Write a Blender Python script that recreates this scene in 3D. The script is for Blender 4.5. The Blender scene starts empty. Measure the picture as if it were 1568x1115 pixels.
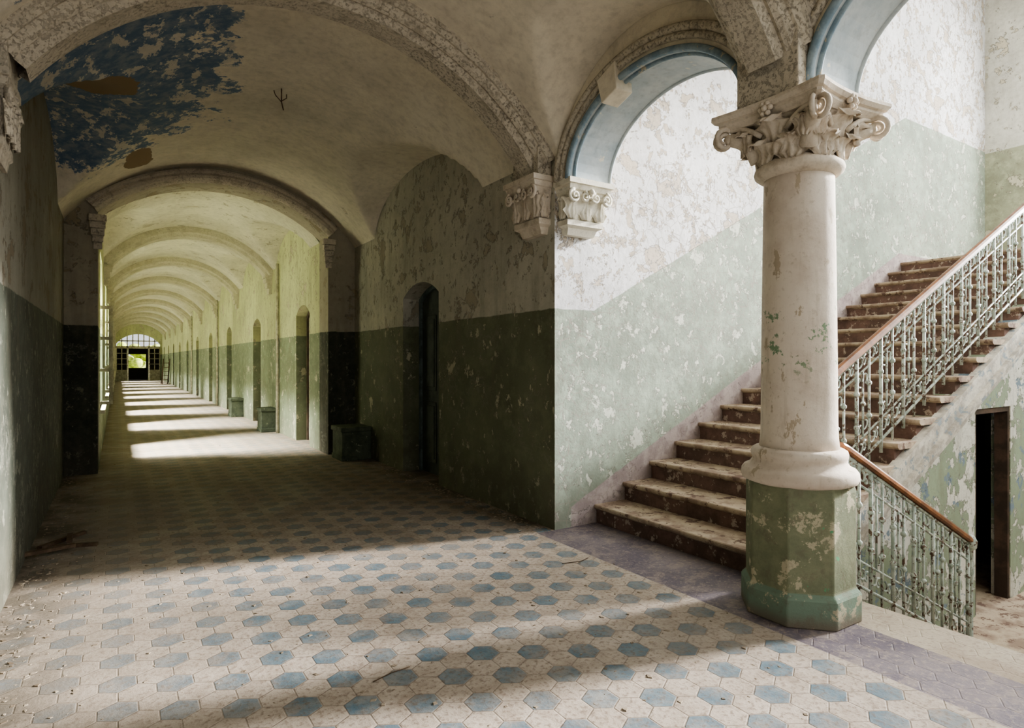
import bpy, bmesh, math, random
from mathutils import Vector, Matrix
random.seed(7)
pi=math.pi
S=bpy.context.scene
try:
    S.view_settings.view_transform='AgX'; S.view_settings.look='AgX - Medium High Contrast'
except Exception: pass

# ------------------------------------------------------------------ node helper
class NB:
    def __init__(s,name,rough=0.85):
        s.mat=bpy.data.materials.new(name); s.mat.use_nodes=True
        s.nt=s.mat.node_tree; s.nt.nodes.clear()
        s.out=s.nt.nodes.new('ShaderNodeOutputMaterial')
        s.b=s.nt.nodes.new('ShaderNodeBsdfPrincipled')
        s.nt.links.new(s.b.outputs[0],s.out.inputs[0])
        s.b.inputs['Roughness'].default_value=rough
        s.b.inputs['Specular IOR Level'].default_value=0.25
        s.geo=s.nt.nodes.new('ShaderNodeNewGeometry')
        sp=s.nt.nodes.new('ShaderNodeSeparateXYZ'); s.nt.links.new(s.geo.outputs['Position'],sp.inputs[0])
        s.P=s.geo.outputs['Position']; s.x,s.y,s.z=sp.outputs
    def _set(s,inp,v):
        if isinstance(v,bpy.types.NodeSocket): s.nt.links.new(v,inp)
        elif isinstance(v,(tuple,list)):
            inp.default_value=tuple(v) if len(inp.default_value)==len(v) else tuple(v)+(1,)
        else: inp.default_value=v
    def m(s,op,a,b=0.0,c=None,clamp=False):
        n=s.nt.nodes.new('ShaderNodeMath'); n.operation=op; n.use_clamp=clamp
        s._set(n.inputs[0],a); s._set(n.inputs[1],b)
        if c is not None: s._set(n.inputs[2],c)
        return n.outputs[0]
    def noise(s,scale,detail=5,rough=0.6,vec=None,dist=0.0):
        n=s.nt.nodes.new('ShaderNodeTexNoise'); n.inputs['Scale'].default_value=scale
        n.inputs['Detail'].default_value=detail; n.inputs['Roughness'].default_value=rough
        n.inputs['Distortion'].default_value=dist
        s.nt.links.new(vec or s.P,n.inputs['Vector']); return n.outputs[0]
    def vor(s,scale,vec=None,feature='DISTANCE_TO_EDGE'):
        n=s.nt.nodes.new('ShaderNodeTexVoronoi'); n.feature=feature
        n.inputs['Scale'].default_value=scale
        s.nt.links.new(vec or s.P,n.inputs['Vector']); return n.outputs[0]
    def scaled(s,sx,sy,sz,off=(0,0,0)):
        n=s.nt.nodes.new('ShaderNodeMapping'); s.nt.links.new(s.P,n.inputs[0])
        n.inputs['Scale'].default_value=(sx,sy,sz); n.inputs['Location'].default_value=off
        return n.outputs[0]
    def step(s,v,lo,hi,a=0.0,b=1.0):
        n=s.nt.nodes.new('ShaderNodeMapRange'); n.interpolation_type='SMOOTHSTEP'
        s._set(n.inputs[0],v)
        for i,q in zip((1,2,3,4),(lo,hi,a,b)): s._set(n.inputs[i],q)
        return n.outputs[0]
    def mix(s,f,a,b,mode='MIX'):
        n=s.nt.nodes.new('ShaderNodeMix'); n.data_type='RGBA'; n.blend_type=mode
        s._set(n.inputs[0],f); s._set(n.inputs[6],a); s._set(n.inputs[7],b)
        return n.outputs[2]
    def color(s,c): s._set(s.b.inputs['Base Color'],c)
    def bump(s,h,strength=0.4,dist=0.01,prev=None):
        n=s.nt.nodes.new('ShaderNodeBump'); n.inputs['Strength'].default_value=strength
        n.inputs['Distance'].default_value=dist; s._set(n.inputs['Height'],h)
        s.nt.links.new(n.outputs[0],s.b.inputs['Normal'])

def paint_mat(name,upper,lower=None,dado=None,peelU=(.5,.45,.36),peelL=(.62,.6,.48),thU=.60,thL=.60,
              sc=2.6,edge=(.25,.24,.2),grime=.35,bumpd=.012,extra=None,crack=0.0,fleck=.62,streakc=(.16,.14,.10)):
    n=NB(name)
    big=n.noise(.9,5,.6); fine=n.noise(14,6,.7); mid=n.noise(sc,9,.70,dist=.3)
    mid2=n.noise(sc*3.4,8,.72,vec=n.scaled(1,1,.8,(3,7,1)))
    streak=n.noise(3.0,5,.6,vec=n.scaled(2.2,2.2,.35))
    colU=n.mix(n.step(big,.35,.65),upper,tuple(min(1,c*.80) for c in upper))
    fl=n.step(mid2,fleck,fleck+.012)
    pU=n.m('MAXIMUM',n.step(mid,thU,thU+.012),fl)
    colU=n.mix(pU,colU,peelU)
    h=pU
    if lower:
        colL=n.mix(n.step(big,.35,.65),lower,tuple(min(1,c*.72) for c in lower))
        colL=n.mix(n.m('MULTIPLY',n.step(n.noise(5,7,.7,vec=n.scaled(1,1,1,(1,9,4))),.45,.65),.4),colL,tuple(min(1,c*1.5+.02) for c in lower))
        pL=n.m('MAXIMUM',n.step(mid,thL,thL+.012),fl)
        colL=n.mix(pL,colL,peelL)
        # rising damp / dirt close to the floor
        damp=n.m('MULTIPLY',n.m('SUBTRACT',1.0,n.step(n.m('ADD',n.z,n.m('MULTIPLY',mid,.8)),.35,1.1)),.45)
        colL=n.mix(damp,colL,(.10,.085,.06))
        wob=n.m('MULTIPLY',n.m('SUBTRACT',n.noise(6,4,.6),.5),.03)
        d=dado(n); d=n.step(n.m('ADD',d,wob),-.006,.006)
        col=n.mix(d,colL,colU)
        h=n.m('MAXIMUM',n.m('MULTIPLY',pU,d),n.m('MULTIPLY',pL,n.m('SUBTRACT',1.0,d)))
    else: col=colU
    rim=n.m('MULTIPLY',n.step(mid,thU-.010,thU),n.m('SUBTRACT',1.0,n.step(mid,thU+.004,thU+.016)))
    col=n.mix(n.m('MULTIPLY',rim,.6),col,edge)
    rim2=n.m('MULTIPLY',n.step(mid2,fleck-.012,fleck),n.m('SUBTRACT',1.0,n.step(mid2,fleck+.004,fleck+.02)))
    col=n.mix(n.m('MULTIPLY',rim2,.65),col,edge)
    col=n.mix(n.m('MULTIPLY',n.step(streak,.45,.8),grime),col,streakc)
    col=n.mix(n.m('MULTIPLY',n.step(fine,.40,.75),.25),col,(.2,.18,.14))
    if extra: col=extra(n,col)
    if crack>0:
        cv=n.vor(8.0,vec=None); ck=n.m('SUBTRACT',1.0,n.step(cv,.0,.035)); ck=n.m('MULTIPLY',ck,n.step(n.noise(1.3,3,.5),.46,.56))
        col=n.mix(n.m('MULTIPLY',ck,crack),col,(.30,.27,.24))
    n.color(col)
    hh=n.m('ADD',n.m('MULTIPLY',h,-1.0),n.m('MULTIPLY',fine,.5))
    n.bump(hh,.8,bumpd)
    return n.mat

def simple_mat(name,c1,c2,sc=6,rough=.8,th=(.4,.62),bump=.3,metal=0.0,peel=None,pth=.6,pit=None):
    n=NB(name,rough)
    a=n.noise(sc,7,.65); col=n.mix(n.step(a,th[0],th[1]),c1,c2)
    f=n.noise(sc*6,6,.7)
    if peel:
        p=n.noise(sc*1.7,8,.7,vec=n.scaled(1,1,1,(5,2,9))); col=n.mix(n.step(p,pth,pth+.02),col,peel)
    col=n.mix(n.m('MULTIPLY',n.step(f,.45,.75),.3),col,tuple(c*.4 for c in c1))
    if pit:
        q=n.noise(44,6,.72,vec=n.scaled(1,1,1,(2,6,1))); 
        mk=n.m('MULTIPLY',n.step(q,.53,.62),n.step(n.noise(2.0,4,.6),.38,.60,.15,.75))
        col=n.mix(mk,col,pit)
        a=n.m('SUBTRACT',a,n.m('MULTIPLY',n.step(q,.51,.62),.7))
    n.color(col); n.b.inputs['Metallic'].default_value=metal
    n.bump(n.m('ADD',a,n.m('MULTIPLY',f,.5)),bump,.01)
    return n.mat

# ------------------------------------------------------------------ mesh builder
class MB:
    def __init__(s): s.v=[];s.f=[];s.mi=[];s.sm=[];s.cur=0
    def add(s,vs,fs,smooth=False):
        o=len(s.v); s.v+= [tuple(p) for p in vs]
        for f in fs: s.f.append([i+o for i in f]); s.mi.append(s.cur); s.sm.append(smooth)
    def box(s,x0,x1,y0,y1,z0,z1):
        v=[(x,y,z) for x in(x0,x1) for y in(y0,y1) for z in(z0,z1)]
        s.add(v,[(0,1,3,2),(4,6,7,5),(0,4,5,1),(2,3,7,6),(0,2,6,4),(1,5,7,3)])
    def prism(s,poly,axis,a0,a1):
        def P(p,a):
            return {'x':(a,p[0],p[1]),'y':(p[0],a,p[1]),'z':(p[0],p[1],a)}[axis]
        n=len(poly); v=[P(p,a0) for p in poly]+[P(p,a1) for p in poly]
        f=[list(range(n)),list(range(2*n-1,n-1,-1))]+[(i,(i+1)%n,n+(i+1)%n,n+i) for i in range(n)]
        s.add(v,f)
    def tube(s,pts,r,k=6,cap=True,smooth=True):
        pts=[Vector(p) for p in pts]; n=len(pts)
        rs=r if isinstance(r,(list,tuple)) else [r]*n
        v=[]; prev=None
        for i,p in enumerate(pts):
            t=(pts[min(i+1,n-1)]-pts[max(i-1,0)]).normalized()
            if prev is None:
                a=Vector((0,0,1)) if abs(t.z)<.9 else Vector((0,1,0))
                u=t.cross(a).normalized()
            else:
                u=(prev-t*prev.dot(t)).normalized()
            prev=u; w=t.cross(u)
            for j in range(k):
                an=2*pi*j/k; v.append(p+(u*math.cos(an)+w*math.sin(an))*rs[i])
        f=[(i*k+j,i*k+(j+1)%k,(i+1)*k+(j+1)%k,(i+1)*k+j) for i in range(n-1) for j in range(k)]
        if cap: f+=[list(range(k-1,-1,-1)),[(n-1)*k+j for j in range(k)]]
        s.add(v,f,smooth)
    def revolve(s,prof,cx,cy,k=48,smooth=True,off=0.0):
        n=len(prof); v=[]
        for r,z in prof:
            for j in range(k):
                a=2*pi*j/k+off; v.append((cx+r*math.cos(a),cy+r*math.sin(a),z))
        f=[(i*k+j,i*k+(j+1)%k,(i+1)*k+(j+1)%k,(i+1)*k+j) for i in range(n-1) for j in range(k)]
        f+=[list(range(k-1,-1,-1)),[(n-1)*k+j for j in range(k)]]
        s.add(v,f,smooth)
    def grid(s,fn,nu,nv,smooth=True):
        v=[fn(i/nu,j/nv) for i in range(nu+1) for j in range(nv+1)]
        f=[(i*(nv+1)+j,(i+1)*(nv+1)+j,(i+1)*(nv+1)+j+1,i*(nv+1)+j+1) for i in range(nu) for j in range(nv)]
        s.add(v,f,smooth)
    def obj(s,name,mats,parent=None,bevel=0,recalc=True):
        me=bpy.data.meshes.new(name); me.from_pydata(s.v,[],s.f)
        for m in (mats if isinstance(mats,(list,tuple)) else [mats]): me.materials.append(m)
        for i,p in enumerate(me.polygons): p.material_index=s.mi[i]; p.use_smooth=s.sm[i]
        if recalc:
            bm=bmesh.new(); bm.from_mesh(me); bmesh.ops.recalc_face_normals(bm,faces=bm.faces); bm.to_mesh(me); bm.free()
        o=bpy.data.objects.new(name,me); S.collection.objects.link(o)
        if bevel:
            b=o.modifiers.new('b','BEVEL'); b.width=bevel; b.segments=2; b.limit_method='ANGLE'
        if parent: o.parent=parent
        return o
def empty(name,loc=(0,0,0)):
    e=bpy.data.objects.new(name,None); S.collection.objects.link(e); e.empty_display_size=.1; return e

# ------------------------------------------------------------------ constants
XL,XR=-.585,3.25        # hall bay walls
IL,IR=-.22,2.82         # narrow corridor walls
YC=4.36                 # corner of stair wall
YA=9.8; YA2=10.3        # arch wall
YE=53.3
H=1.5
CW=1.3325; HW=1.9175
CI=1.30; HI=1.52

# ------------------------------------------------------------------ materials
def dz(h): return lambda n: n.m('SUBTRACT',n.z,h)
m_hall=paint_mat('hall_wall_paint',(.54,.52,.44),(.16,.175,.11),dz(1.96),peelU=(.40,.36,.28),peelL=(.48,.46,.33),thU=.58,thL=.635,sc=2.6,grime=.40,fleck=.595)
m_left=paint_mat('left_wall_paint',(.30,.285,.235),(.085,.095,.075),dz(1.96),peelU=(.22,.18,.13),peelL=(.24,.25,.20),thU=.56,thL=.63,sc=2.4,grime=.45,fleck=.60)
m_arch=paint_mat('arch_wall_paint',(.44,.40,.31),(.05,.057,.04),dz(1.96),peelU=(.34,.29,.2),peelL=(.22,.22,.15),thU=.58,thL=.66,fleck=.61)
m_inner=paint_mat('inner_wall_paint',(.68,.71,.42),(.25,.30,.20),dz(1.96),peelU=(.6,.55,.40),peelL=(.6,.6,.44),thU=.60,thL=.61,fleck=.595)
def stair_dado(n):
    t=n.m('MINIMUM',n.m('MAXIMUM',n.m('MULTIPLY',n.m('SUBTRACT',n.x,3.70),.52),0.0),3.02)
    return n.m('SUBTRACT',n.z,n.m('ADD',t,1.96))
def stair_extra(n,col):
    k_=n.m('MINIMUM',n.m('CEIL',n.m('DIVIDE',n.m('SUBTRACT',n.x,3.60),.354)),17.0)
    k_=n.m('MAXIMUM',k_,0.0)
    t=n.m('SUBTRACT',n.z,n.m('ADD',.10,n.m('MULTIPLY',k_,.17)))
    t2=n.m('SUBTRACT',n.z,n.m('ADD',.27,n.m('MULTIPLY',n.m('MINIMUM',n.m('SUBTRACT',n.x,3.62),5.7),.482)))
    t=n.m('MINIMUM',t,t2)
    t=n.m('ADD',t,n.m('MULTIPLY',n.m('SUBTRACT',n.noise(7,4,.6),.5),.03))
    k=n.m('MULTIPLY',n.m('SUBTRACT',1.0,n.step(t,-.008,.008)),n.step(n.x,3.42,3.45))
    c=n.mix(n.step(n.noise(6,6,.7),.4,.6),(.31,.25,.25),(.44,.37,.36))
    return n.mix(n.m('MULTIPLY',k,.92),col,c)
m_stairwall=paint_mat('stair_wall_paint',(.82,.82,.84),(.35,.41,.34),stair_dado,peelU=(.60,.53,.45),peelL=(.62,.65,.57),thU=.55,thL=.59,sc=3.2,grime=.16,extra=stair_extra,crack=.8,fleck=.575,edge=(.20,.18,.16))
m_well=paint_mat('stairwell_paint',(.70,.70,.64),(.42,.44,.33),dz(4.95),peelU=(.6,.56,.45),thU=.6,grime=.2)
m_under=paint_mat('under_stair_paint',(.30,.36,.26),None,peelU=(.62,.61,.55),thU=.50,sc=2.2,grime=.35,fleck=.58,extra=lambda n,c:n.mix(n.step(n.noise(2.6,7,.7,vec=n.scaled(1,1,1,(9,3,2))),.57,.59),c,(.18,.23,.27)))
def vault_extra(n,col):
    w=n.m('MULTIPLY',n.m('SUBTRACT',n.noise(2.2,8,.7),.5),1.7)
    dx=n.m('DIVIDE',n.m('SUBTRACT',n.x,-.20),1.25); dy=n.m('DIVIDE',n.m('SUBTRACT',n.y,6.6),2.2)
    r=n.m('SQRT',n.m('ADD',n.m('MULTIPLY',dx,dx),n.m('MULTIPLY',dy,dy)))
    r=n.m('ADD',r,w)
    blue=n.m('SUBTRACT',1.0,n.step(r,.86,.89))
    hole=n.step(n.noise(6.5,8,.72,vec=n.scaled(1,.6,1,(2,2,2))),.54,.56)
    blue=n.m('MULTIPLY',blue,n.m('SUBTRACT',1.0,n.m('MULTIPLY',hole,.75)))
    bc=n.mix(n.step(n.noise(9,6,.7),.4,.65),(.11,.17,.26),(.24,.29,.34))
    col=n.mix(blue,col,bc)
    for (bx,by,rx,ry) in ((-.18,6.5,.34,.50),(.22,9.0,.17,.45)):
        ex=n.m('DIVIDE',n.m('SUBTRACT',n.x,bx),rx); ey=n.m('DIVIDE',n.m('SUBTRACT',n.y,by),ry)
        rr=n.m('ADD',n.m('SQRT',n.m('ADD',n.m('MULTIPLY',ex,ex),n.m('MULTIPLY',ey,ey))),n.m('MULTIPLY',w,.7))
        col=n.mix(n.m('SUBTRACT',1.0,n.step(rr,.9,.93)),col,(.25,.18,.10))
    return col
m_vault=paint_mat('vault_plaster',(.84,.77,.64),None,peelU=(.68,.61,.49),thU=.68,sc=1.6,grime=.15,extra=vault_extra,fleck=.70)
m_vaulti=paint_mat('inner_vault_plaster',(.80,.77,.61),None,peelU=(.6,.55,.4),thU=.64,sc=1.8,grime=.12)
m_rib=simple_mat('rib_stucco',(.62,.56,.46),(.45,.40,.32),sc=7,th=(.48,.66),bump=.7,pit=(.24,.21,.17))
m_ribi=simple_mat('inner_rib_stucco',(.66,.63,.48),(.52,.49,.36),sc=6,th=(.45,.7),bump=.5,pit=(.36,.34,.24))
m_soff=simple_mat('blue_soffit_paint',(.46,.53,.57),(.57,.62,.64),sc=3,peel=(.74,.71,.63),pth=.62)
m_blue=simple_mat('blue_moulding_paint',(.20,.28,.34),(.32,.40,.45),sc=6,peel=(.5,.46,.36),pth=.60)
m_stone=simple_mat('capital_stone',(.72,.64,.54),(.48,.40,.31),sc=9,th=(.45,.7),bump=.5)
m_stonew=simple_mat('white_corbel_stone',(.80,.76,.65),(.5,.46,.36),sc=9,th=(.5,.72),bump=.5)
n=NB('column_shaft_paint',.75)
a=n.noise(3,8,.65); col=n.mix(n.step(a,.35,.7),(.78,.70,.61),(.62,.53,.45))
p=n.noise(7.5,9,.72); loc=n.m('MULTIPLY',n.step(n.z,1.35,1.5),n.m('SUBTRACT',1.0,n.step(n.z,1.75,1.9)))
col=n.mix(n.m('MULTIPLY',n.step(p,.565,.58),loc),col,(.24,.34,.22))
q=n.noise(8,8,.7,vec=n.scaled(1,1,.5,(4,4,4))); col=n.mix(n.step(q,.59,.61),col,(.50,.42,.32))
col=n.mix(n.m('MULTIPLY',n.step(n.noise(30,5,.7),.55,.7),.35),col,(.35,.28,.2))
col=n.mix(n.m('MULTIPLY',n.step(n.noise(3,6,.7,vec=n.scaled(3,3,.4,(1,1,1))),.52,.7),.3),col,(.34,.28,.2))
n.color(col); n.bump(n.m('ADD',p,a),.45,.012); m_shaft=n.mat
n=NB('column_plinth_paint',.8)
a=n.noise(4,8,.7); col=n.mix(n.step(a,.35,.65),(.26,.275,.18),(.18,.20,.13))
col=n.mix(n.m('SUBTRACT',1.0,n.step(n.z,.185,.19)),col,(.19,.26,.20))
p=n.noise(6,9,.74,vec=n.scaled(1,1,1,(1,8,3)))
col=n.mix(n.step(p,.565,.575),col,(.48,.44,.32)); col=n.mix(n.step(n.noise(3.2,8,.7,vec=n.scaled(1,1,1,(7,1,3))),.66,.67),col,(.14,.36,.20))
col=n.mix(n.m('MULTIPLY',n.step(n.noise(12,7,.7),.5,.65),.4),col,(.16,.13,.10))
col=n.mix(n.m('MULTIPLY',n.m('SUBTRACT',1.0,n.step(n.z,.0,.10)),.7),col,(.2,.14,.11))
n.color(col); n.bump(p,.7,.012); m_plinth=n.mat

# ---- hex tile floor
W=.150
n=NB('hex_tile_floor',.6)
def hexd(px,py,ox,oy,nx):
    sx=nx*W; sy=math.sqrt(3)*W
    ax=n.m('ABSOLUTE',n.m('SUBTRACT',n.m('FLOORED_MODULO',n.m('ADD',px,ox+50*sx),sx),sx/2))
    ay=n.m('ABSOLUTE',n.m('SUBTRACT',n.m('FLOORED_MODULO',n.m('ADD',py,oy+50*sy),sy),sy/2))
    return n.m('MAXIMUM',ax,n.m('ADD',n.m('MULTIPLY',ax,.5),n.m('MULTIPLY',ay,.8660254)))
q3=math.sqrt(3)*W
d1=hexd(n.x,n.y,W/2,q3/2,1); d2=hexd(n.x,n.y,0,0,1)
hd=n.m('MINIMUM',d1,d2)
b1=hexd(n.x,n.y,1.5*W,q3/2,3); b2=hexd(n.x,n.y,0,0,3)
bd=n.m('MINIMUM',b1,b2)
blue=n.m('LESS_THAN',bd,W/2-.002)
grout=n.step(hd,W/2-.0045,W/2-.002)
a=n.noise(2.0,8,.7); f=n.noise(38,5,.7); c3=n.noise(.7,5,.6); g=n.noise(6,8,.75,vec=n.scaled(1,1,1,(3,3,0)))
beige=n.mix(n.step(n.noise(7,5,.6),.35,.7),(.50,.435,.375),(.40,.34,.285))
bl=n.mix(n.step(n.noise(8,5,.6),.35,.7),(.115,.175,.22),(.19,.245,.275))
col=n.mix(blue,beige,bl)
col=n.mix(n.m('MULTIPLY',grout,.5),col,(.18,.145,.12))
dirt=n.m('MULTIPLY',n.step(a,.40,.70),.55)
col=n.mix(dirt,col,(.40,.335,.275))
deep_shade=n.m('MULTIPLY',n.step(n.m('ADD',n.y,n.m('MULTIPLY',n.m('SUBTRACT',a,.5),3.0)),4.0,7.0),.62)  # darker, browner tone paints the shaded, dusty corridor into the tiles
col=n.mix(deep_shade,col,(.20,.17,.12))
col=n.mix(n.m('MULTIPLY',n.step(g,.48,.64),.50),col,(.31,.25,.20))
col=n.mix(n.m('MULTIPLY',n.step(f,.49,.64),.62),col,(.17,.125,.095))
col=n.mix(n.m('MULTIPLY',n.step(c3,.50,.66),.4),col,(.24,.20,.155))
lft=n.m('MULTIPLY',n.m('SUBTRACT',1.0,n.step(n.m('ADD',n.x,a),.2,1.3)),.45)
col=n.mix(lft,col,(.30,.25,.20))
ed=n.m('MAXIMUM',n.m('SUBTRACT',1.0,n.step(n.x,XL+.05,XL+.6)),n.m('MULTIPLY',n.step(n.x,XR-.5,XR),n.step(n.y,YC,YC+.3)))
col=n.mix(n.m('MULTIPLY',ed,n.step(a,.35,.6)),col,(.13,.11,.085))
band=n.m('MULTIPLY',n.step(n.x,3.06,3.065),n.m('LESS_THAN',n.y,YC))
pc=n.mix(n.step(a,.4,.6),(.13,.11,.14),(.22,.19,.205)); pc=n.mix(n.m('MULTIPLY',n.step(g,.48,.62),.55),pc,(.34,.285,.25))
pc=n.mix(n.m('MULTIPLY',n.step(f,.52,.64),.5),pc,(.40,.34,.28))
col=n.mix(band,col,pc)
slab=n.m('MULTIPLY',n.m('GREATER_THAN',n.x,3.53),n.m('LESS_THAN',n.y,2.3))
sc_=n.mix(n.step(a,.35,.65),(.46,.40,.32),(.35,.29,.23)); sc_=n.mix(n.m('MULTIPLY',n.step(f,.5,.64),.5),sc_,(.2,.15,.12)); col=n.mix(slab,col,sc_)
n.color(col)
n.bump(n.m('ADD',n.m('MULTIPLY',grout,-.5),n.m('ADD',n.m('MULTIPLY',f,.7),n.m('MULTIPLY',a,.8))),.55,.008)
rg=n.step(a,.3,.7,.45,.85); n._set(n.b.inputs['Roughness'],rg)
m_floor=n.mat

m_tread=simple_mat('stair_tread_stone',(.45,.37,.28),(.27,.20,.155),sc=5,th=(.42,.62),peel=(.16,.105,.085),pth=.56,bump=.5)
m_riser=simple_mat('stair_riser_paint',(.19,.12,.10),(.12,.08,.068),sc=6,peel=(.40,.33,.28),pth=.57,bump=.5)
m_string=simple_mat('stringer_paint',(.60,.57,.50),(.36,.33,.29),sc=6,peel=(.27,.31,.33),pth=.56,bump=.6)
m_iron=simple_mat('flaking_iron_paint',(.54,.60,.56),(.32,.38,.34),sc=14,rough=.6,peel=(.14,.095,.07),pth=.54)
m_wood=simple_mat('handrail_wood',(.27,.12,.055),(.15,.07,.04),sc=9,rough=.35,bump=.15)
m_door=simple_mat('dark_door_paint',(.085,.10,.085),(.055,.065,.055),sc=5,rough=.6,bump=.2)
m_doorb=simple_mat('brown_door_paint',(.12,.08,.06),(.06,.045,.035),sc=5,rough=.6,bump=.2)
m_doorw=simple_mat('peeling_door_paint',(.45,.44,.36),(.3,.28,.22),sc=6,peel=(.16,.12,.08),pth=.55)
m_frame=simple_mat('window_frame_paint',(.62,.60,.48),(.4,.37,.28),sc=8)
m_block=simple_mat('green_block_paint',(.11,.13,.09),(.07,.085,.06),sc=6,peel=(.35,.36,.26),pth=.62)
m_dirt=simple_mat('plaster_debris',(.38,.32,.25),(.18,.14,.10),sc=12)
m_darkwood=simple_mat('broken_board_wood',(.16,.11,.07),(.09,.06,.04),sc=12)
m_dark=simple_mat('unlit_interior_dark',(.06,.05,.04),(.04,.035,.03),sc=4)  # near-black colour paints in the darkness of the unlit room behind the doorway
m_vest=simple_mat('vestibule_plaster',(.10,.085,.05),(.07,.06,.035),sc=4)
m_roof=simple_mat('roof_plaster',(.6,.58,.5),(.5,.48,.42),sc=4)
m_leaf=simple_mat('garden_foliage',(.36,.46,.08),(.65,.68,.22),sc=3)

# ------------------------------------------------------------------ curves
def seg(x,c,hw,zs,rise):
    R=(hw*hw+rise*rise)/(2*rise); d=min(abs(x-c),hw)
    return zs+math.sqrt(max(0,R*R-d*d))-(R-rise)
def ell(y,c,hw,zs,rise):
    t=(y-c)/hw
    return zs+rise*math.sqrt(1-t*t) if abs(t)<1 else -9
def arch_notch(c,hw,z0,zs,rise,k=14,kind='seg'):
    pts=[(c-hw,z0)]
    for i in range(k+1):
        if kind=='seg':
            p=c-hw+2*hw*i/k; pts.append((p,seg(p,c,hw,zs,rise)))
        else:
            a=pi-pi*i/k; pts.append((c+hw*math.cos(a),zs+rise*math.sin(a)))
    pts.append((c+hw,z0)); return pts

# ------------------------------------------------------------------ floor
b=MB(); b.box(-1.1,3.9,-3.2,YC+.24,-.25,0); b.box(-1.1,3.7,YC+.24,57.5,-.25,0)
b.obj('floor',m_floor)
b=MB(); b.box(5.3,12.5,-1.8,YC,-1.05,-.85); b.obj('floor_lower_landing',m_tread)

# ------------------------------------------------------------------ walls
def door_list_wall(name,x0,x1,y0,y1,ztop,doors,mat):
    poly=[(y0,0)]
    for (c,hw) in doors: poly+=arch_notch(c,hw,0,2.33,.17,10)
    poly+=[(y1,0),(y1,ztop),(y0,ztop)]
    b=MB(); b.prism(poly,'x',x0,x1); return b.obj(name,mat)
door_list_wall('wall_right',XR,XR+.38,YC+.001,YA,4.7,[(7.235,.545)],m_hall)
PER=4.35
dcs=[11.4+PER*i for i in range(10)]
dcs=[d for d in dcs if d<52.5]
door_list_wall('wall_right_corridor',IR,IR+.4,YA2,YE,4.7,[(c,.48) for c in dcs],m_inner)
b=MB(); b.box(3.75,3.85,YC+.3,YE,0,4.7); b.obj('wall_backing',m_dark)
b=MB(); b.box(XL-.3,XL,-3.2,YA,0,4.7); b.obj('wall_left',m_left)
wcs=[11.9+PER*i for i in range(9)]+[51.0]
b=MB(); yprev=YA2
for c in wcs:
    b.box(IL-.42,IL,yprev,c-.75,0,4.7); b.box(IL-.42,IL,c-.75,c+.75,0,.75); b.box(IL-.42,IL,c-.75,c+.75,3.15,4.7); yprev=c+.75
b.box(IL-.42,IL,yprev,YE,0,4.7); b.obj('wall_left_corridor',m_inner)
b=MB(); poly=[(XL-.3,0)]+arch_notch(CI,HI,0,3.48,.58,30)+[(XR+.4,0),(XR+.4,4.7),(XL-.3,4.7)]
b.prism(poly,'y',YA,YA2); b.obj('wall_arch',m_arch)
b=MB(); poly=[(-.7,0)]+arch_notch(CI,1.4,0,2.7,.75,20)+[(3.3,0),(3.3,4.7),(-.7,4.7)]
b.prism(poly,'y',YE,YE+.3); b.obj('wall_end',m_inner)
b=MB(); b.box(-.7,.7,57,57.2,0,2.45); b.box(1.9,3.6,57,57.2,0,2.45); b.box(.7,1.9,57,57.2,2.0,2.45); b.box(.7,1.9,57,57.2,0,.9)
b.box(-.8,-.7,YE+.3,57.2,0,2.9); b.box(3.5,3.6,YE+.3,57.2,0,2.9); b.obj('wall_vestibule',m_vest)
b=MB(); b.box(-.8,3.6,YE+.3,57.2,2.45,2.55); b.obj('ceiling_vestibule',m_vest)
b=MB(); b.box(XR+.001,12.5,YC,YC+.24,-1.05,7.6); b.obj('wall_stair',m_stairwall)
WY0,WY1=-1.1,3.3
b=MB(); b.box(12.2,12.5,-1.8,WY0,-1.05,7.6); b.box(12.2,12.5,WY1,YC,-1.05,7.6); b.box(12.2,12.5,WY0,WY1,-1.05,3.8); b.box(12.2,12.5,WY0,WY1,7.0,7.6)
b.obj('wall_stairwell_back',m_well)
b=MB(); b.box(3.72,12.2,-1.8,-1.6,-1.05,3.2); b.box(3.72,12.2,-1.8,-1.6,6.6,7.6); b.box(3.72,5.0,-1.8,-1.6,3.2,6.6); b.box(10.5,12.2,-1.8,-1.6,3.2,6.6)
b.obj('wall_stairwell_right',m_well)
b=MB(); b.box(3.2,12.5,-1.8,YC+.24,7.6,7.8); b.obj('ceiling_stairwell',m_roof)
b=MB(); b.box(-1.1,3.85,-3.2,YE+.3,4.7,4.85); b.obj('ceiling_light_block',m_roof)  # added slab above the vaults, unseen, stops sun leaking into the corridor
YCOL=2.19
A1=(3.28,.87,3.06,.62); A2=(1.10,.87,3.06,.62)
b=MB()
poly=[(-3.2,-.2),(A2[0]-A2[1]-.0,-.2)]
poly+=arch_notch(A2[0],A2[1],3.0,A2[2],A2[3],28,'ell')[0:]
poly+=arch_notch(A1[0],A1[1],3.0,A1[2],A1[3],28,'ell')
poly+=[(YC,3.0),(YC,7.6),(-3.2,7.6)]
b.prism(poly,'x',XR+.002,3.72)
ar=b.obj('wall_arcade',[m_vault,m_soff])
for p in ar.data.polygons:
    c=p.center; nn=p.normal
    if abs(nn.x)<.3 and c.z<3.75 and c.z>3.01 and (abs(c.y-A1[0])<.9 or abs(c.y-A2[0])<.9): p.material_index=1
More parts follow.
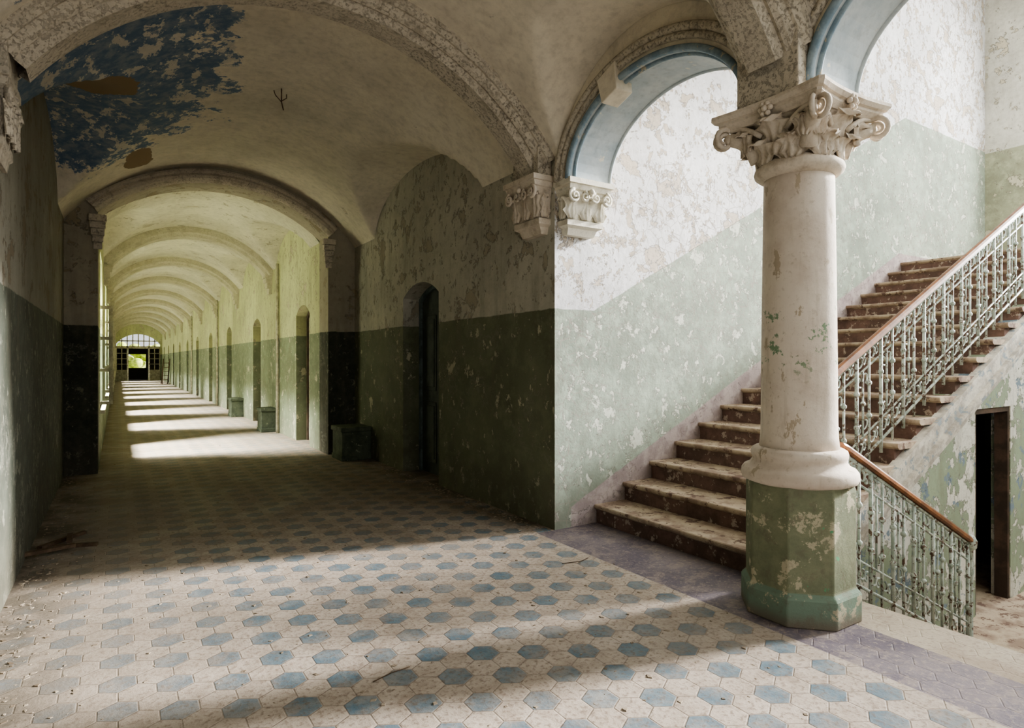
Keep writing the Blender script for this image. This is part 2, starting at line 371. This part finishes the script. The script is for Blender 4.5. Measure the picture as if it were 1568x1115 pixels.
for A,nm in ((A1,'trim_arcade_moulding'),(A2,'trim_arcade_moulding')):
    e=empty(nm)
    for dr,xx,r,mt,pn in ((.020,XR-.002,.026,m_blue,'roll'),(-.004,XR+.05,.018,m_blue,'inner_roll'),(.10,XR-.005,.028,m_rib,'hood_inner'),(.155,XR-.012,.034,m_rib,'hood'),(-.0,3.70,.016,m_soff,'rear_roll')):
        b=MB(); pts=[(xx,A[0]+(A[1]+dr)*math.cos(pi*i/36),A[2]+(A[3]+dr)*math.sin(pi*i/36)) for i in range(37)]
        b.tube(pts,r,8); b.obj(pn,mt,e)
    b=MB()
    b.prism([(A[0]-.09+.32,A[2]+.52),(A[0]+.06+.34,A[2]+.46),(A[0]+.10+.36,A[2]+.66),(A[0]-.09+.34,A[2]+.74)],'x',XR-.05,XR+.12)
    b.obj('label_block',m_vault,e,bevel=.008)

# ------------------------------------------------------------------ vaults
def vault(name,x0,x1,y0,y1,c,hw,zs,rise,luns,mat,ny,off=0):
    b=MB(); nx=56
    def f(u,v):
        x=x0+(x1-x0)*u; y=y0+(y1-y0)*v
        z=seg(x,c,hw,zs,rise)
        for (lc,lh,lz,lr) in luns: z=max(z,ell(y,lc,lh,lz,lr))
        return (x,y,z)
    b.grid(f,nx,ny); return b.obj(name,mat,recalc=False)
vault('ceiling_vault_hall',XL,XR,4.80,YA,CW,HW,3.33,.97,[(7.25,1.60,3.30,.72)],m_vault,120)
vault('ceiling_vault_bay',XL,XR,2.35,4.42,CW,HW,3.30,1.0,[(3.28,1.02,3.10,.92)],m_vault,80)
vault('ceiling_vault_entry',XL,XR,-.1,2.0,CW,HW,3.30,1.0,[(1.1,1.02,3.10,.92)],m_vault,80)
vault('ceiling_vault_rear',XL,XR,-3.2,-.1,CW,HW,3.33,.97,[],m_vault,20)
edges=[YA2]+[14.15+PER*i for i in range(9)]+[YE]
luns=[((edges[i]+edges[i+1])/2,1.35,3.42,.62) for i in range(len(edges)-1)]
vault('ceiling_vault_corridor',IL,IR,YA2,YE,CI,HI,3.45,.75,luns,m_vaulti,600)

def sweep_arch(b,c,hw,zs,rise,section,k=48):
    R=(hw*hw+rise*rise)/(2*rise); zc=zs+rise-R; th=math.asin(min(1,hw/R))
    m=len(section); v=[]
    for i in range(k+1):
        a=-th+2*th*i/k
        for (y,dr) in section:
            r=R-dr; v.append((c+r*math.sin(a),y,zc+r*math.cos(a)))
    f=[(i*m+j,i*m+j+1,(i+1)*m+j+1,(i+1)*m+j) for i in range(k) for j in range(m-1)]
    b.add(v,f,False)
def rib_section(y0,y1,d):
    return [(y0,-.25),(y0,.02),(y0+.03,.05),(y0+.05,.05),(y0+.07,d*.55),(y0+.10,d*.65),(y0+.12,d*.6),(y0+.14,d),(y1-.14,d),(y1-.12,d*.6),(y1-.10,d*.65),(y1-.07,d*.55),(y1-.05,.05),(y1-.03,.05),(y1,.02),(y1,-.25)]
for (y0,y1) in ((YC,4.85),(1.96,2.42),(-.32,.10)):
    b=MB(); sweep_arch(b,CW,HW,3.28,1.0,rib_section(y0,y1,.17),72); b.obj('trim_transverse_rib',m_rib)
for i in range(9):
    y=14.15+PER*i
    b=MB(); sweep_arch(b,CI,HI,3.38,.77,[(y-.22,-.2),(y-.22,.06),(y-.18,.09),(y-.16,.14),(y+.16,.14),(y+.18,.09),(y+.22,.06),(y+.22,-.2)]); 
    for sx in (IL,IR):
        s_=1 if sx==IL else -1
        for k,(zz,dd) in enumerate(((3.40,.15),(3.30,.13),(3.18,.10),(3.06,.06))):
            b.box(min(sx,sx+s_*dd),max(sx,sx+s_*dd),y-.18+k*.02,y+.18-k*.02,zz-.12,zz)
    b.obj('trim_corridor_rib',m_ribi)
b=MB(); sweep_arch(b,CI,HI+.02,3.48,.60,[(YA,-.17),(YA-.05,-.17),(YA-.07,-.14),(YA-.05,-.11),(YA-.09,-.07),(YA-.09,-.03),(YA-.05,.0),(YA,.02)])
b.obj('trim_arch_moulding',m_rib)
for (xx,s_) in ((IL,-1),(IR,1)):
    b=MB()
    for k in range(5):
        b.box(xx-.10+k*.012,xx+.10-k*.012,YA-.10+k*.018,YA+.001,3.42-k*.09-.09,3.42-k*.09)
    b.obj('trim_jamb_corbel',m_rib,bevel=.01)

# ------------------------------------------------------------------ capital parts
def leaf(b,o,nrm,w,h,curl,base_out=lambda z:0.0):
    o=Vector(o); nrm=Vector(nrm).normalized(); t=Vector((0,0,1)).cross(nrm)
    def f(u,v):
        s=2*u-1
        zz=h*math.sin(min(v,1)*2.15); lob=1+.26*math.sin(v*19-1)
        wd=w*.5*(1-.55*max(0,v-.5)/.5)*lob*(.85+.4*math.sin(v*pi))
        out=base_out(zz)+.014+curl*v**2.4+.024*(1-abs(s)**1.4)*(1-.3*v)+.011*math.cos(s*4*pi)*(1-.4*v)
        out-=.035*abs(s)**3*v
        return tuple(o+t*(s*wd)+nrm*out+Vector((0,0,zz+.012*abs(s)*math.sin(v*19))))
    b.grid(f,16,22)
def spiral(b,o,ax,up,nrm,R,r0,turns=1.9,sgn=1,lead=None):
    o=Vector(o);ax=Vector(ax).normalized();up=Vector(up).normalized();nrm=Vector(nrm).normalized()
    pts=[];rs=[];N=int(16*turns)
    for i in range(N+1):
        q=i/N; a=pi/2-sgn*q*turns*2*pi
        rr=R*(1-q)**.9+.003
        pts.append(o+ax*(rr*math.cos(a))+up*(rr*math.sin(a))+nrm*(.02*q)); rs.append(r0*(1-.55*q))
    if lead is not None:
        L=[Vector(p) for p in lead]; pts=L+pts; rs=[r0]*len(L)+rs
    b.tube(pts,rs,6)
def ball(b,c,r,k=10):
    b.revolve([(max(.0005,r*math.sin(pi*i/8)),c[2]-r*math.cos(pi*i/8)) for i in range(9)],c[0],c[1],k)

def column(cx,cy):
    e=empty('stone_column')
    b=MB()
    o8=pi/8
    b.revolve([(.337,0),(.337,.155),(.328,.17),(.308,.19),(.308,.74),(.300,.78)],cx,cy,8,False,o8)
    b.obj('plinth',m_plinth,e,bevel=.008)
    b=MB()
    b.revolve([(.28,.77),(.318,.785),(.328,.81),(.324,.84),(.31,.86),(.285,.87),(.272,.885),(.262,.90),(.262,.915),(.268,.925),(.270,.945),(.264,.965),(.248,.975),(.226,.98)],cx,cy,56)
    b.obj('base_moulding',m_shaft,e)
    b=MB(); pr=[]
    for i in range(21):
        t=i/20; pr.append((.214-.018*t**1.4+.02*max(0,.06-t)/.06*.5,.97+1.65*t))
    b.revolve(pr,cx,cy,56); b.obj('shaft',m_shaft,e)
    b=MB(); b.revolve([(.200,2.59),(.222,2.60),(.247,2.62),(.253,2.64),(.247,2.66),(.232,2.672),(.212,2.69),(.205,2.70)],cx,cy,56); b.obj('astragal',m_stone,e)
    b=MB()
    bell=[(.205,2.67),(.205,2.74),(.215,2.80),(.235,2.86),(.265,2.91),(.285,2.93)]
    b.revolve(bell,cx,cy,40)
    def ab(s,z,conc):
        pts=[]
        for q in range(4):
            a=q*pi/2
            for i in range(13):
                t=-1+2*i/12
                if abs(t)==1: t*=.93
                x=s-(conc*(1-t*t)); y=t*s
                pts.append((cx+x*math.cos(a)-y*math.sin(a),cy+x*math.sin(a)+y*math.cos(a),z))
        return pts
    rings=[ab(.290,2.915,.02),(ab(.32,2.93,.035)),ab(.34,2.945,.04),ab(.34,2.96,.04),ab(.358,2.965,.04),ab(.372,2.985,.035),ab(.372,3.003,.035)]
    nn=len(rings[0]); v=[p for r in rings for p in r]
    f=[(i*nn+j,i*nn+(j+1)%nn,(i+1)*nn+(j+1)%nn,(i+1)*nn+j) for i in range(len(rings)-1) for j in range(nn)]
    f+=[list(range(nn)),[(len(rings)-1)*nn+j for j in range(nn)]]
    b.add(v,f)
    bo=lambda z:max(0,(z-.08))*.35
    for i in range(8):
        a=i*pi/4+pi/8; d=(math.cos(a),math.sin(a),0)
        leaf(b,(cx+d[0]*.2,cy+d[1]*.2,2.668),d,.165,.125,.095,bo)
    for i in range(8):
        a=i*pi/4; d=(math.cos(a),math.sin(a),0)
        leaf(b,(cx+d[0]*.2,cy+d[1]*.2,2.70),d,.15 if i%2 else .19,.20 if i%2 else .20,.14 if i%2 else .115,bo)
    for i in range(4):
        a=pi/4+i*pi/2; dg=Vector((math.cos(a),math.sin(a),0))
        for s_ in (1,-1):
            fa=a-s_*pi/4; fn=Vector((math.cos(fa),math.sin(fa),0)); tn=Vector((-math.sin(fa),math.cos(fa),0))*s_
            fn2=(fn*1.0-tn*.35).normalized(); tn2=(tn*1.0+fn*.35).normalized()
            o=Vector((cx,cy,2.862))+fn*.285+tn*.315
            lead=[Vector((cx,cy,2.83))+fn*.245+tn*.08,Vector((cx,cy,2.87))+fn*.26+tn*.13,Vector((cx,cy,2.915))+fn*.268+tn*.21]
            spiral(b,o,tn2,(0,0,1),fn2,.060,.017,1.9,1,lead)
            leaf(b,Vector((cx,cy,2.76))+fn*.225+tn*.17,(fn+tn*.5),.10,.11,.07)
        c=Vector((cx,cy,2.862))+dg*.395
        ball(b,c,.036)
        b.tube([Vector((cx,cy,2.72))+dg*.23,Vector((cx,cy,2.80))+dg*.27,Vector((cx,cy,2.85))+dg*.33,c],[.05,.045,.05,.04],8)
    for i in range(4):
        a=i*pi/2; fn=Vector((math.cos(a),math.sin(a),0)); tn=Vector((-math.sin(a),math.cos(a),0))
        c=Vector((cx,cy,2.953))+fn*.335
        ball(b,c,.020)
        for q in range(6):
            aa=q*pi/3; ball(b,c+tn*.032*math.cos(aa)+Vector((0,0,.032*math.sin(aa)))-fn*.008,.017,8)
    b.obj('acanthus_capital',m_stone,e)
    b=MB(); b.box(XR-.02,3.725,cy-.23,cy+.23,2.998,3.07); 
    b.box(XR-.10,XR+.02,cy-.20,cy+.20,2.998,3.34)
    b.obj('impost',m_rib,e,bevel=.01)
    return e
column(3.47,YCOL)

def corbel(name,o,nrm,w,d,h,mat):
    o=Vector(o); nr=Vector(nrm); t=Vector((0,0,1)).cross(nr)
    e=empty(name); b=MB()
    levels=[(0,1.0,1.0),(-.045,1.0,1.0),(-.05,.93,.92),(-.09,.90,.86),(-.10,.84,.78),(-h*.55,.74,.62),(-h*.72,.72,.50),(-h*.74,.80,.58),(-h*.84,.80,.58),(-h*.88,.66,.42),(-h,.60,.30)]
    v=[]
    for (z,a,c) in levels:
        for (s,q) in ((-1,0),(1,0),(1,1),(-1,1)):
            v.append(o+t*(s*w/2*a)+nr*(q*d*c-.0)+Vector((0,0,z)))
    L=len(levels); f=[(i*4+j,i*4+(j+1)%4,(i+1)*4+(j+1)%4,(i+1)*4+j) for i in range(L-1) for j in range(4)]
    f+=[(0,1,2,3),(L*4-4,L*4-3,L*4-2,L*4-1)]
    b.add(v,f)
    nl=3
    for i in range(nl):
        s=(i-(nl-1)/2)/(nl-1)*w*.62
        leaf(b,o+t*s+nr*(d*.50)+Vector((0,0,-h*.72)),nr,w*.30,h*.42,d*.38)
    for s_ in (1,-1):
        leaf(b,o+t*s_*w*.36+nr*(d*.3)+Vector((0,0,-h*.72)),t*s_,d*.5,h*.40,w*.10)
        spiral(b,o+t*s_*w*.36+nr*(d*.86)+Vector((0,0,-.15)),t*s_,(0,0,1),nr,.055,.018,1.7,1)
        spiral(b,o+t*s_*w*.12+nr*(d*.84)+Vector((0,0,-.145)),t*s_,(0,0,1),nr,.045,.015,1.6,-1)
    ball(b,o+nr*d*.95+Vector((0,0,-.10)),.025)
    b.obj('carved_block',mat,e); return e
corbel('corbel_capital',(XR,4.62,3.13),(-1,0,0),.50,.22,.50,m_stone)
corbel('corbel_capital',(3.485,YC,3.07),(0,-1,0),.50,.24,.46,m_stonew)
corbel('corbel_capital',(XL,4.62,3.13),(1,0,0),.50,.08,.50,m_rib)
b=MB(); b.box(XR-.15,XR,YC+.04,4.81,3.13,3.42); b.box(XL,XL+.07,YC+.04,4.81,3.13,3.42); b.obj('trim_rib_springer',m_rib,bevel=.01)

# ------------------------------------------------------------------ stairs
RS,TR=.17,.354; X0=3.70; YS0,YS1=2.42,YC
b=MB()
for k in range(17):
    x=X0+TR*k; z=RS*(k+1)
    xe=x+TR if k<16 else 12.2
    b.cur=1; b.box(x+.03,xe+.035,YS0+.02,YS1-.002,z-RS-.02 if k else 0,z-.035)
    b.cur=0
    prof=[(xe+.03,z),(x+.012,z),(x+.003,z-.006),(x,z-.018),(x+.003,z-.032),(x+.012,z-.038),(x+.03,z-.05),(xe+.03,z-.05)]
    b.prism(prof,'y',YS0-.02,YS1-.001)
b.obj('staircase',[m_tread,m_riser])
sl=RS/TR
def zn(x): return RS+sl*(x-X0)
b=MB()
poly=[(3.76,-.9),(6.62,-.9),(6.62,1.05),(7.42,1.05),(7.42,-.9),(12.2,-.9),(12.2,2.8),(9.4,2.8),(4.0,zn(4.0)-.22),(3.76,.05)]
b.prism(poly,'y',2.44,2.60); b.obj('wall_under_stair',m_under)
b=MB(); b.box(6.62,6.66,2.45,2.56,-.85,1.05); b.box(7.38,7.42,2.45,2.56,-.85,1.05); b.box(6.66,7.38,2.45,2.56,1.00,1.05)
b.obj('door_frame_under_stair',m_doorb)
b=MB(); b.box(6.3,7.8,3.2,3.3,-.85,1.2); b.obj('wall_cellar',m_dark)
b=MB()
for (t0,t1,yy) in ((-.15,-.20,2.37),(-.20,-.34,2.395),(-.34,-.38,2.36),(-.38,-.46,2.385)):
    xa,xb=3.98,9.45
    b.prism([(xa,zn(xa)+t1),(xb,zn(xb)+t1),(xb,zn(xb)+t0),(xa,zn(xa)+t0)],'y',yy,2.45)
b.obj('trim_stair_stringer',m_string)
b=MB()
for k in range(5):
    x=3.9+TR*k; z=-RS*(k+1)
    b.box(x-.005,x+TR+.02,-1.59,2.435,-1.0,z)
b.box(3.73,3.9,-1.59,2.43,-1.0,-.01)
b.obj('staircase_down',[m_tread])

def railing(name,xa,xb,y,zb,zt,step_,top_r=.032):
    e=empty(name); b=MB()
    nb_=int(round((xb-xa)/step_)); dx=(xb-xa)/nb_
    U=Vector((0,0,1)); N=Vector((0,1,0)); s=(zt(xb)-zt(xa))/(xb-xa); AX=Vector((1,0,s)).normalized()
    def P(x,f,oy=0): return Vector((x,y+oy,zb(x)+(zt(x)-zb(x))*f))
    for f,r in ((.0,.011),(.80,.008),(.20,.008),(.955,.012)):
        b.tube([P(xa,f),P(xb,f)],r,6)
    for i in range(nb_+1):
        x=xa+dx*i
        b.tube([Vector((x,y,zb(x)-.10)),P(x,.96)],.009 if i%2 else .013,6)
        for f in (.34,.64):
            c=P(x,f); b.tube([c-U*.02,c-U*.008,c+U*.008,c+U*.02],[.009,.020,.020,.009],6)
        if i<nb_:
            xm=x+dx/2
            R=min(dx*.245,.045)
            for f in (.88,.10):
                c=P(xm,f)
                spiral(b,c-AX*dx*.23,AX,U,N,R,.0078,1.3,1); spiral(b,c+AX*dx*.23,-AX,U,N,R,.0078,1.3,1)
            if i%2==0:
                b.tube([P(xm,.20),P(xm,.80)],.0075,5)
                for f in (.28,.72):
                    c=P(xm,f)
                    spiral(b,c-AX*R*.9,-AX,U if f<.5 else -U,N,R*.9,.0068,1.2,1); spiral(b,c+AX*R*.9,AX,U if f<.5 else -U,N,R*.9,.0068,1.2,1)
                ball(b,P(xm,.5),.02,8)
    b.obj('scrolled_balusters',m_iron,e)
    b=MB()
    sec=[(-.034,-.012),(-.030,.012),(-.018,.028),(0,.034),(.018,.028),(.030,.012),(.034,-.012),(.022,-.024),(-.022,-.024)]
    v=[];xs=[xa-.06,xa-.02,xb+.02,xb+.06]
    for k,x in enumerate(xs):
        q=.75 if k in(0,3) else 1
        for (oy,oz) in sec: v.append((x,y+oy*q,zt(x)+oz*q))
    m=len(sec); f=[(i*m+j,i*m+(j+1)%m,(i+1)*m+(j+1)%m,(i+1)*m+j) for i in range(len(xs)-1) for j in range(m)]
    f+=[list(range(m)),[(len(xs)-1)*m+j for j in range(m)]]
    b.add(v,f); b.obj('wooden_handrail',m_wood,e)
    return e
railing('stair_railing',3.98,9.3,2.49,lambda x:zn(x)+.06,lambda x:zn(x)+.90,.177)
zd=lambda x:-sl*(x-3.9)
r2=railing('stair_railing',3.84,5.56,2.10,lambda x:zd(x)+.10+.0,lambda x:zd(x)+.91,.145)
b=MB(); b.revolve([(.035,-.85),(.035,-.75),(.022,-.72),(.02,-.2),(.03,-.15),(.022,-.1),(.022,.02),(.045,.04),(.05,.09),(.03,.13),(.01,.14)],5.60,2.10,12); b.obj('newel_post',m_iron,r2)
b=MB(); b.revolve([(.03,0),(.03,.1),(.018,.14),(.018,.8),(.028,.84),(.028,.90)],3.80,2.10,12); b.obj('start_post',m_iron,r2)

# ------------------------------------------------------------------ doors
def door(name,x,yc,hw,mat,frame=m_door):
    e=empty(name); b=MB()
    poly=arch_notch(yc,hw-.05,.0,2.30,.15,10)
    b.prism(poly,'x',x,x+.05)
    for (z0,z1) in ((.15,.95),(1.1,2.1)):
        for (y0,y1) in ((yc-hw+.13,yc-.05),(yc+.05,yc+hw-.13)):
            b.box(x-.012,x,y0,y1,z0,z1); b.box(x-.022,x-.01,y0+.04,y1-.04,z0+.05,z1-.05)
    b.obj('leaf',mat,e,bevel=.005)
    b=MB()
    outer=arch_notch(yc,hw,0,2.33,.17,10); inner=arch_notch(yc,hw-.06,0,2.29,.15,10)[::-1]
    b.prism(outer+inner,'x',x-.03,x+.06); b.obj('frame',frame,e)
    b=MB(); b.tube([(x-.012,yc-hw+.1,1.05),(x-.06,yc-hw+.1,1.05),(x-.06,yc-hw+.2,1.05)],.01,6); b.obj('handle',m_iron,e)
    return e
m_dframe=simple_mat('blue_grey_door_frame',(.17,.22,.22),(.10,.13,.13),sc=6)
door('panelled_door',XR+.26,7.235,.545,m_door,m_dframe)
for i,c in enumerate(dcs):
    door('panelled_door',IR+.22,c,.48,[m_doorw,m_doorb,m_door][i%3],m_doorb)

# ------------------------------------------------------------------ corridor windows (left side)
for i,c in enumerate(wcs):
    e=empty('window_%d'%(i+1)); b=MB(); x=IL-.20
    b.box(x-.04,x+.03,c-.75,c-.69,.75,3.15); b.box(x-.04,x+.03,c+.69,c+.75,.75,3.15)
    b.box(x-.04,x+.03,c-.69,c+.69,.75,.81); b.box(x-.04,x+.03,c-.69,c+.69,3.09,3.15); b.box(x-.03,x+.02,c-.69,c+.69,2.35,2.41)
    b.box(x-.03,x+.02,c-.02,c+.02,.81,3.09)
    b.box(IL-.2,IL+.06,c-.8,c+.8,.70,.75)
    b.obj('casement_frame',m_frame,e)
    b=MB(); y=c-.70; x0=IL-.17; x1=IL+.16
    b.box(x0,x0+.05,y-.02,y+.02,.83,2.33); b.box(x1-.05,x1,y-.02,y+.02,.83,2.33)
    for z in (.83,1.33,1.81,2.28): b.box(x0+.05,x1-.05,y-.02,y+.02,z,z+.05)
    b.obj('open_casement',m_frame,e)
def glazing(name,fn,u0,u1,z0,z1,nu,nz):
    b=MB()
    for i in range(nu+1):
        u=u0+(u1-u0)*i/nu; fn(b,u-.035,u+.035,z0,z1)
    for j in range(nz+1):
        z=z0+(z1-z0)*j/nz; fn(b,u0,u1,z-.03,z+.03)
    b.obj(name,m_frame)
glazing('window_stairwell',lambda b,a,c,d,e_:b.box(12.32,12.37,a,c,d,e_),WY0,WY1,3.8,7.0,4,3)
glazing('window_side_added',lambda b,a,c,d,e_:b.box(a,c,-1.72,-1.68,d,e_),5.0,10.5,3.2,6.6,5,3)  # added unseen window, gives the stair wall extra light

# far glazed door
e=empty('glazed_double_door'); b=MB(); y0,y1=YE+.02,YE+.12
for x in (-.1,.62,1.98,2.7): b.box(x-.06,x+.06,y0,y1,0,2.5)
b.box(-.1,2.7,y0,y1,2.38,2.56)
for i in range(1,8):
    x=-.1+2.8*i/8; b.box(x-.035,x+.035,y0,y1,2.5,seg(x,CI,1.4,2.7,.75))
b.box(-.1,2.7,y0,y1,2.90,2.98)
for xa,xb in ((-.04,.56),(2.04,2.64)):
    b.box(xa,xb,y0,y1,0,.8)
    for z in (1.2,1.6,2.0): b.box(xa,xb,y0,y1,z,z+.05)
    xm=(xa+xb)/2; b.box(xm-.03,xm+.03,y0,y1,.8,2.42)
b.obj('door_frame',m_frame,e)
b=MB(); b.box(.60,.66,YE-.85,YE+.02,0,2.4); b.box(1.94,2.0,YE-.85,YE+.02,0,2.4); b.obj('open_leaves',m_doorw,e)
b=MB()
random.seed(3)
for i in range(110):
    c=(random.uniform(-3.5,5.5),random.uniform(62,67),random.uniform(0,3.0)); ball(b,c,random.uniform(.3,.6),6)
b.obj('garden_shrub',m_leaf)
b=MB(); b.box(-6,9,57.3,75,-.2,-.02); b.obj('ground_outside',m_leaf)
e=empty('step_ladder'); b=MB()
for s_ in (0,.35):
    b.tube([(2.35+s_,45.2,0),(2.45+s_,44.6,1.6)],.03,6); b.tube([(2.35+s_,44.0,0),(2.45+s_,44.6,1.6)],.025,6) if s_==0 else None
for k in range(1,6): b.tube([(2.35+.1*k/6,45.2-.6*k/6,1.6*k/6),(2.70+.1*k/6,45.2-.6*k/6,1.6*k/6)],.02,6)
b.obj('ladder_frame',m_darkwood,e)

# ------------------------------------------------------------------ blocks, pipes, debris
def block(x0,x1,y0,y1,h):
    b=MB(); b.box(x0,x1,y0,y1,0,h*.86); b.box(x0-.02,x1,y0-.02,y1+.02,h*.86,h); b.box(x0-.012,x1,y0-.012,y1+.012,0,.08)
    b.obj('masonry_block',m_block,bevel=.012)
block(2.80,3.249,9.02,9.5,.50)
block(2.52,2.819,13.55,14.0,.50)
block(2.52,2.819,17.6,18.1,.50)
b=MB()
for y in (13.3,22.4,30.8): b.tube([(IR-.04,y,0),(IR-.04,y,3.5)],.03,8)
b.obj('wall_pipe',m_frame)
b=MB(); b.tube([(1.42,6.6,4.30),(1.42,6.6,4.16),(1.44,6.6,4.08)],.007,5); b.tube([(1.42,6.6,4.16),(1.36,6.6,4.22),(1.35,6.62,4.27)],.005,5); b.tube([(1.42,6.6,4.17),(1.47,6.6,4.21),(1.47,6.6,4.25)],.005,5)
b.obj('lamp_hook',m_darkwood)
b=MB(); random.seed(11)
def chip(x,y,z,s):
    a=random.uniform(0,pi); c,q=math.cos(a),math.sin(a); l=s*random.uniform(.6,1.6); w=s*random.uniform(.4,1); h=s*random.uniform(.1,.4)
    pts=[(-l,-w*.7),(l*.6,-w),(l,w*.5),(-l*.4,w)]
    v=[(x+p*c-r*q,y+p*q+r*c,z) for p,r in pts]+[(x+(p*c-r*q)*.8,y+(p*q+r*c)*.8,z+h) for p,r in pts]
    b.add(v,[(0,1,2,3),(4,5,6,7),(0,1,5,4),(1,2,6,5),(2,3,7,6),(3,0,4,7)])
for i in range(2400):
    t=random.random()
    if t<.33: x=XL+abs(random.gauss(0,.18))+.02; y=random.uniform(2,9.7)
    elif t<.58: x=XR-abs(random.gauss(0,.12))-.02; y=random.uniform(YC,8.8)
    elif t<.88: x=random.uniform(XL+.1,3.1); y=random.uniform(1.5,9)
    else: x=random.uniform(IL+.1,IR-.1); y=random.uniform(9.5,25)
    chip(x,y,0,random.uniform(.003,.014))
for i in range(500):
    k=random.randrange(0,12); x=X0+TR*k+random.uniform(.05,.33); y=YC-abs(random.gauss(0,.4))-.03
    if y<2.5: continue
    chip(x,y,RS*(k+1),random.uniform(.004,.013))
b.obj('floor_debris',m_dirt)
b=MB()
for (x,y,l,w,a,z) in ((-.38,6.3,.45,.04,.9,0),(-.28,6.05,.3,.04,-.3,0),(-.45,5.9,.35,.05,.3,.03),(-.33,6.2,.25,.04,1.6,.03)):
    c,q=math.cos(a),math.sin(a)
    pts=[(x+p*c-r*q,y+p*q+r*c) for p,r in ((-l/2,-w/2),(l/2,-w/2),(l/2,w/2),(-l/2,w/2))]
    b.prism(pts,'z',z,z+.025)
b.obj('broken_boards',m_darkwood)
b=MB(); b.tube([(1.0,2.75,.006),(1.10,2.78,.007),(1.20,2.79,.006)],.0025,5); b.tube([(2.75,3.6,.006),(2.90,3.56,.008),(3.0,3.6,.006)],.003,5); b.obj('dry_twig',m_darkwood)

# ------------------------------------------------------------------ lights
def area(name,loc,target,sx,sy,power,col,spread=180):
    L=bpy.data.lights.new(name,'AREA'); L.shape='RECTANGLE'; L.size=sx; L.size_y=sy; L.energy=power; L.color=col
    L.spread=math.radians(spread)
    o=bpy.data.objects.new(name,L); S.collection.objects.link(o); o.location=loc
    d=Vector(target)-Vector(loc); o.rotation_euler=d.to_track_quat('-Z','Y').to_euler(); return o
area('window_and_fill_light',(12.7,1.1,5.4),(4,1.9,1.2),4.2,3.0,900,(1,.985,.96))
area('window_and_fill_light',(7.8,-2.1,5.0),(7.8,4.3,2.6),5.2,3.2,350,(.95,.98,1))  # added side lamp, brightens the stair wall and treads
sun=bpy.data.lights.new('sun','SUN'); sun.energy=19; sun.angle=math.radians(7); sun.color=(1,.97,.93)
so=bpy.data.objects.new('sun',sun); S.collection.objects.link(so); so.rotation_euler=Vector((-1,.20,-.40)).to_track_quat('-Z','Y').to_euler()
for i,c in enumerate(wcs):
    area('window_and_fill_light',(IL-2.4,c,5.0),(1.3,c-.1,0.3),1.0,1.0,1350 if i<6 else 900,(1,.98,.92),90)
    area('window_tree_bounce',(IL-.70,c,2.0),(2.8,c,2.4),1.4,2.2,60,(.95,1,.62))  # added tinted lamp per window, stands in for bounce off trees outside
area('window_and_fill_light',(1.3,-3.6,2.4),(1.3,5,1.6),3.2,3.0,38,(1,.96,.90))  # added fill lamp behind the camera, no window there
w=bpy.data.worlds.new('World'); S.world=w; w.use_nodes=True
bg=w.node_tree.nodes['Background']; bg.inputs[0].default_value=(.95,.97,1,1); bg.inputs[1].default_value=1.0

# ------------------------------------------------------------------ camera
cam=bpy.data.cameras.new('Camera'); co=bpy.data.objects.new('Camera',cam); S.collection.objects.link(co); S.camera=co
cam.sensor_width=36; cam.lens=36*940/1568; cam.shift_y=-.0035; cam.clip_start=.05; cam.clip_end=200
co.location=(0,0,H); co.rotation_euler=(pi/2,0,-math.atan(604/940))
